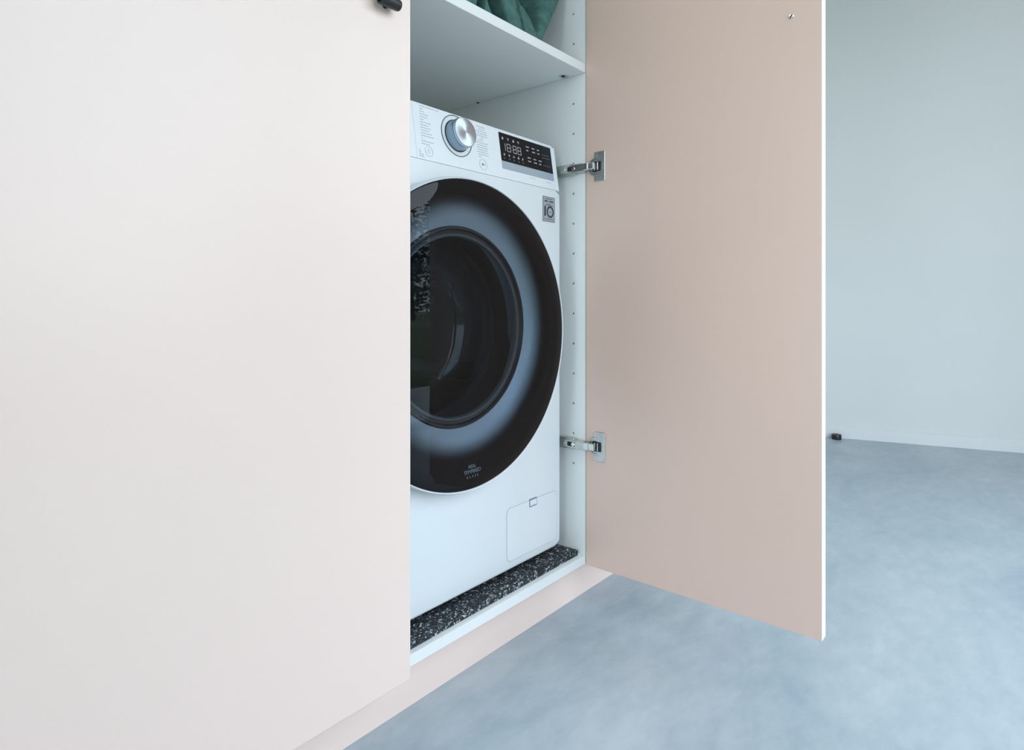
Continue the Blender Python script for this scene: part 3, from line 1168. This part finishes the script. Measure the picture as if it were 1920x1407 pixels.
# lettering on the glass
bm = bmesh.new()
for t, s, x, z, sp in (('REAL', 0.0082, 0.757, 0.3705, 1.0), ('TEMPERED', 0.0088, 0.7575, 0.3620, 1.0), ('G  L  A  S  S', 0.0058, 0.7575, 0.3535, 1.0)):
    merge(bm, front_text(t, s, x, z, GY - 0.0004, 0.0002))
obj('glass_lettering', bm, GLASSTXT, door)

# gasket and drum behind the door
bm = bmesh.new()
lathe(bm, [(0.2060, -0.085), (0.1900, -0.100), (0.1750, -0.103), (0.1640, -0.098), (0.1600, -0.103), (0.1640, -0.116), (0.1720, -0.135)], 96, axis_y(DCX, 0.0150, RCZ))
obj('gasket', bm, RUBBERG, wm, True, 60)
bm = bmesh.new()
lathe(bm, [(0.1700, -0.128), (0.1900, -0.134), (0.2400, -0.145), (0.2440, -0.160), (0.2440, -0.440), (0.2350, -0.452), (0.1200, -0.458), (0.0, -0.462)], 96, axis_y(DCX, 0.0150, RCZ))
drum = obj('drum', bm, DRUMS, wm, True, 50)
for k in range(3):
    a = PI / 2 + 0.5 + 2 * PI * k / 3
    bm = bmesh.new()
    b2 = bmesh.new()
    box(b2, -0.020, 0.020, 0.175, 0.440, 0.205, 0.243, 0.010, 3)
    bmesh.ops.rotate(b2, verts=b2.verts, cent=(0, 0, 0), matrix=Matrix.Rotation(a, 3, 'Y'))
    bmesh.ops.translate(b2, verts=b2.verts, vec=(DCX, 0, RCZ))
    merge(bm, b2)
    obj('drum_paddle', bm, DRUMS, drum, True, 40)
# ------------------------------------------------------------------ green garment on the shelf
SZ = 1.1515
gar = thing('garment', 'dark green folded cotton garment on the white shelf above the washing machine', 'clothing', (0.82, 0.10, SZ))


def smooth(a, b, t):
    t = min(1, max(0, (t - a) / (b - a)))
    return t * t * (3 - 2 * t)


EDGEZ = [(SZ, 0.992), (1.170, 0.982), (1.180, 0.976), (1.190, 0.972), (1.202, 0.961), (1.211, 0.949), (1.220, 0.934), (1.228, 0.908), (1.25, 0.875), (1.30, 0.835), (1.42, 0.80)]


def interp(tab, z):
    for (z0, x0), (z1, x1) in zip(tab, tab[1:]):
        if z <= z1:
            return x0 + (x1 - x0) * (z - z0) / (z1 - z0)
    return tab[-1][1]


def front_y(x, z):
    """folds hanging in front, valleys where the photograph shows dark creases"""
    t = (z - SZ)
    y = 0.034
    for xc, w, d in ((0.640, 0.013, 0.05), (0.705, 0.012, 0.05), (0.752, 0.010, 0.05), (0.804 + 0.15 * (t - 0.03), 0.0060, 0.20), (0.848 - 0.55 * (t - 0.035), 0.0100 + 0.04 * t, 0.30)):
        y += d * (1 - 0.88 * smooth(0.11, 0.18, t)) * math.exp(-abs((x - xc) / w) ** 3)
    y -= 0.010 * math.exp(-((x - (0.880 - 0.35 * (t - 0.05))) / 0.016) ** 2)
    seam = seam_x(z)
    y += 0.0180 * math.exp(-((x - seam) / 0.0016) ** 2)
    y += 0.0015 * noise.noise((x * 60, z * 40, 0.3)) + 0.003 * noise.noise((x * 22, z * 14, 4.0))
    y += 0.25 * max(0, z - 1.36)
    return y


def seam_x(z):
    return 0.9200 - 0.46 * (z - 1.180)


bm = bmesh.new()
NXG, NZG = 420, 46
grid = []
for j in range(NZG + 1):
    z = SZ + 0.0022 + (1.400 - SZ) * (j / NZG) ** 1.15
    xe = interp(EDGEZ, z)
    row = []
    for i in range(NXG + 1):
        x = 0.565 + (xe - 0.565) * i / NXG
        y = front_y(x, z)
        y += 0.010 * smooth(0.94, 1.0, i / NXG) ** 2
        row.append(bm.verts.new((x, y, z)))
    grid.append(row)
for A, B in zip(grid, grid[1:]):
    for i in range(NXG):
        bm.faces.new((A[i], A[i + 1], B[i + 1], B[i]))
# run back over the top and down to the shelf so that it is a pile with depth
top = grid[-1]
prev = top
for k in range(1, 9):
    a = PI / 2 * k / 8
    row = [bm.verts.new((v.co.x, v.co.y + 0.20 * math.sin(a), v.co.z + 0.03 * math.sin(2 * a) - 0.24 * (1 - math.cos(a)))) for v in top]
    for i in range(NXG):
        bm.faces.new((prev[i], prev[i + 1], row[i + 1], row[i]))
    prev = row
fp = obj('front_fold', bm, CLOTH, gar, True)
md = fp.modifiers.new('thickness', 'SOLIDIFY')
md.thickness = 0.0022
md.offset = 1.0
# the layer behind, opening to the right
RIGHTZ = [(SZ, 0.990), (1.175, 0.9905), (1.185, 0.993), (1.22, 1.014), (1.26, 1.038), (1.30, 1.058), (1.42, 1.076)]
bm = bmesh.new()
grid = []
for j in range(37):
    z = SZ + 0.0022 + (1.405 - SZ) * j / 36
    xr = interp(RIGHTZ, z)
    xl = interp(EDGEZ, z) - 0.075
    row = []
    for i in range(61):
        f = i / 60
        x = xl + (xr - xl) * f
        t = z - SZ
        tip = smooth(0.022, 0.075, t)
        y = 0.044 + 0.02 * t + 0.240 * tip * (1 - 0.7 * smooth(0.12, 0.2, t)) * (1 - smooth(0.62, 0.86, f))
        y += 0.022 * math.exp(-((f - 0.80) / 0.05) ** 2) * tip
        y += 0.002 * noise.noise((x * 50, z * 30, 2.0)) + 0.25 * max(0, z - 1.36)
        row.append(bm.verts.new((x, y, z)))
    grid.append(row)
for A, B in zip(grid, grid[1:]):
    for i in range(60):
        bm.faces.new((A[i], A[i + 1], B[i + 1], B[i]))
prev = top = grid[-1]
for k in range(1, 9):
    a = PI / 2 * k / 8
    row = [bm.verts.new((v.co.x, v.co.y + 0.18 * math.sin(a), v.co.z + 0.03 * math.sin(2 * a) - 0.24 * (1 - math.cos(a)))) for v in top]
    for i in range(60):
        bm.faces.new((prev[i], prev[i + 1], row[i + 1], row[i]))
    prev = row
bf = obj('back_fold', bm, CLOTH, gar, True)
md = bf.modifiers.new('thickness', 'SOLIDIFY')
md.thickness = 0.0022
md.offset = 1.0
# stitching beside the seam and frayed threads on the raw edge
STITCH = mat('pale_green_thread', (0.13, 0.235, 0.215), 0.9)


def thread(bm, pts, r=0.0005):
    for a, b in zip(pts, pts[1:]):
        a, b = Vector(a), Vector(b)
        d = b - a
        if d.length < 1e-6:
            continue
        M = Matrix.Translation(a) @ d.to_track_quat('Z', 'Y').to_matrix().to_4x4()
        lathe(bm, [(0, 0), (r, 0), (r, d.length), (0, d.length)], 5, M)


bm = bmesh.new()
z = 1.156
while z < 1.34:
    x0, x1 = seam_x(z) + 0.0050, seam_x(z + 0.0034) + 0.0050
    if x1 < interp(EDGEZ, z) - 0.004:
        thread(bm, [(x0, front_y(x0, z) - 0.0024, z), (x1, front_y(x1, z + 0.0034) - 0.0024, z + 0.0034)])
    z += 0.0050
for k in range(8):
    x = 0.9235 + 0.0045 * k
    zz = 1.1870 - 0.15 * (x - 0.9235)
    if x < interp(EDGEZ, zz) - 0.005:
        thread(bm, [(x, front_y(x, zz) - 0.0024, zz), (x + 0.0034, front_y(x + 0.0034, zz) - 0.0024, zz - 0.0004)])
obj('stitching', bm, STITCH, gar)
bm = bmesh.new()
rng = random.Random(2)
for k in range(46):
    z = 1.160 + 0.16 * k / 46 + rng.uniform(-0.002, 0.002)
    x = interp(RIGHTZ, z)
    y = 0.044 + 0.02 * (z - SZ)
    l = rng.uniform(0.001, 0.006)
    a = rng.uniform(-0.9, 0.7)
    thread(bm, [(x - 0.001, y, z), (x + l * 0.6 * math.cos(a), y - 0.001, z + l * 0.6 * math.sin(a)), (x + l * math.cos(a), y - 0.001, z + l * math.sin(a) - 0.001)], 0.00025)
obj('frayed_edge', bm, STITCH, gar)

# ------------------------------------------------------------------ doorstop by the far wall
bm = bmesh.new()
lathe(bm, [(0, 0.0), (0.0205, 0.0), (0.0213, 0.002), (0.0213, 0.0205), (0.0195, 0.0235), (0.0165, 0.0240), (0.006, 0.0240), (0.005, 0.0225), (0, 0.0225)], 40, Matrix.Translation((3.2235, -0.0140, 0.0)))
ds = obj('doorstop', bm, BLACKP, None, True, 35)
ds['label'] = 'small black cylindrical doorstop on the concrete floor at the far white wall'
ds['category'] = 'doorstop'

# ------------------------------------------------------------------ outdoors, seen only as the reflection in the machine door
ter = bpy.data.objects.new('terrace', None)
COL.objects.link(ter)
ter.location = (2.0, -2.2, -0.03)
ter['kind'] = 'structure'
boxobj('terrace_bed', -2.6, 5.2, -3.02, FRONT_Y - 0.12, -0.12, -0.042, JOINT, ter)
proto = None
for j in range(8):
    for i in range(20):
        x, y = -2.4 + 0.40 * i + 0.2 * (j % 2), -1.54 - 0.195 * j
        if proto is None:
            bm = bmesh.new()
            box(bm, -0.190, 0.190, -0.088, 0.088, -0.03, 0.0, 0.006, 1)
            me = bpy.data.meshes.new('paving_slab')
            bm.to_mesh(me); bm.free()
            proto = link('paving_slab', me, PAVE, ter)
            s_ = proto
        else:
            s_ = proto.copy()
            COL.objects.link(s_)
        s_.location = (x - 2.0, y + 2.2, random.uniform(-0.003, 0.001))
        s_.rotation_euler = (random.uniform(-.01, .01), 0, random.uniform(-.006, .006))

bm = bmesh.new()
box(bm, -12, 40, -34, -3.02, -0.2, -0.06)
struct(obj('ground', bm, LAWN))
bm = bmesh.new()
rng = random.Random(9)
for k in range(15000):
    t = rng.random() ** 1.6
    y = -3.05 - 9 * t
    cx = 0.86 * (-(y - 0.77))
    x = cx + rng.uniform(-1.5 - 2 * t, 1.2 + 2 * t)
    h = rng.uniform(0.03, 0.09)
    a = rng.uniform(0, 2 * PI)
    w = 0.004 + 0.004 * t
    dx, dy = w * math.cos(a), w * math.sin(a)
    lx, ly = rng.uniform(-.03, .03), rng.uniform(-.03, .03)
    bm.faces.new([bm.verts.new((x - dx, y - dy, -0.06)), bm.verts.new((x + dx, y + dy, -0.06)), bm.verts.new((x + lx, y + ly, -0.06 + h))])
g = obj('grass', bm, BLADE)
g['kind'] = 'stuff'
g['label'] = 'rough green grass beyond the terrace, mirrored in the machine door'
g['category'] = 'grass'


def make_tree(seed, x, y, h, label):
    rng = random.Random(seed)
    t = thing('tree', label, 'tree', (x, y, -0.06), 'trees mirrored in the machine door')
    bm = bmesh.new()
    lathe(bm, [(h * 0.045, 0.0), (h * 0.03, h * 0.2), (h * 0.02, h * 0.6), (0.02, h * 0.9), (0, h * 0.92)], 10, Matrix.Translation((x, y, -0.06)))
    obj('trunk', bm, BARK, t, True)
    bm = bmesh.new()
    cl = [(x + rng.gauss(0, h * 0.16), y + rng.gauss(0, h * 0.16), h * rng.uniform(0.08, 0.86)) for _ in range(44)]
    for k in range(5200):
        c = rng.choice(cl)
        r = h * 0.15
        p = Vector((rng.gauss(0, 1), rng.gauss(0, 1), rng.gauss(0, 0.7))).normalized() * r * rng.random() ** 0.4 + Vector(c)
        q = Matrix.Rotation(rng.uniform(0, 6.3), 3, 'Z') @ Matrix.Rotation(rng.uniform(0, 6.3), 3, 'X')
        s = h * rng.uniform(0.012, 0.026)
        bm.faces.new([bm.verts.new(p + q @ Vector(v)) for v in ((-s, 0, 0), (0, -s * .55, 0), (s, 0, 0), (0, s * .55, 0))])
    cr = obj('crown', bm, LEAF, t)
    return t


for i, (x, y, h, label) in enumerate(((16.0, -18.0, 5.0, 'nearest leafy tree beyond the lawn, mirrored in the dark door glass'),
                                      (19.0, -25.0, 6.0, 'taller leafy tree standing far behind the nearest tree beyond the lawn'),
                                      (10.4, -19.5, 4.6, 'smallest leafy tree beyond the lawn, set apart from the nearest tree'))):
    make_tree(i, x, y, h, label)
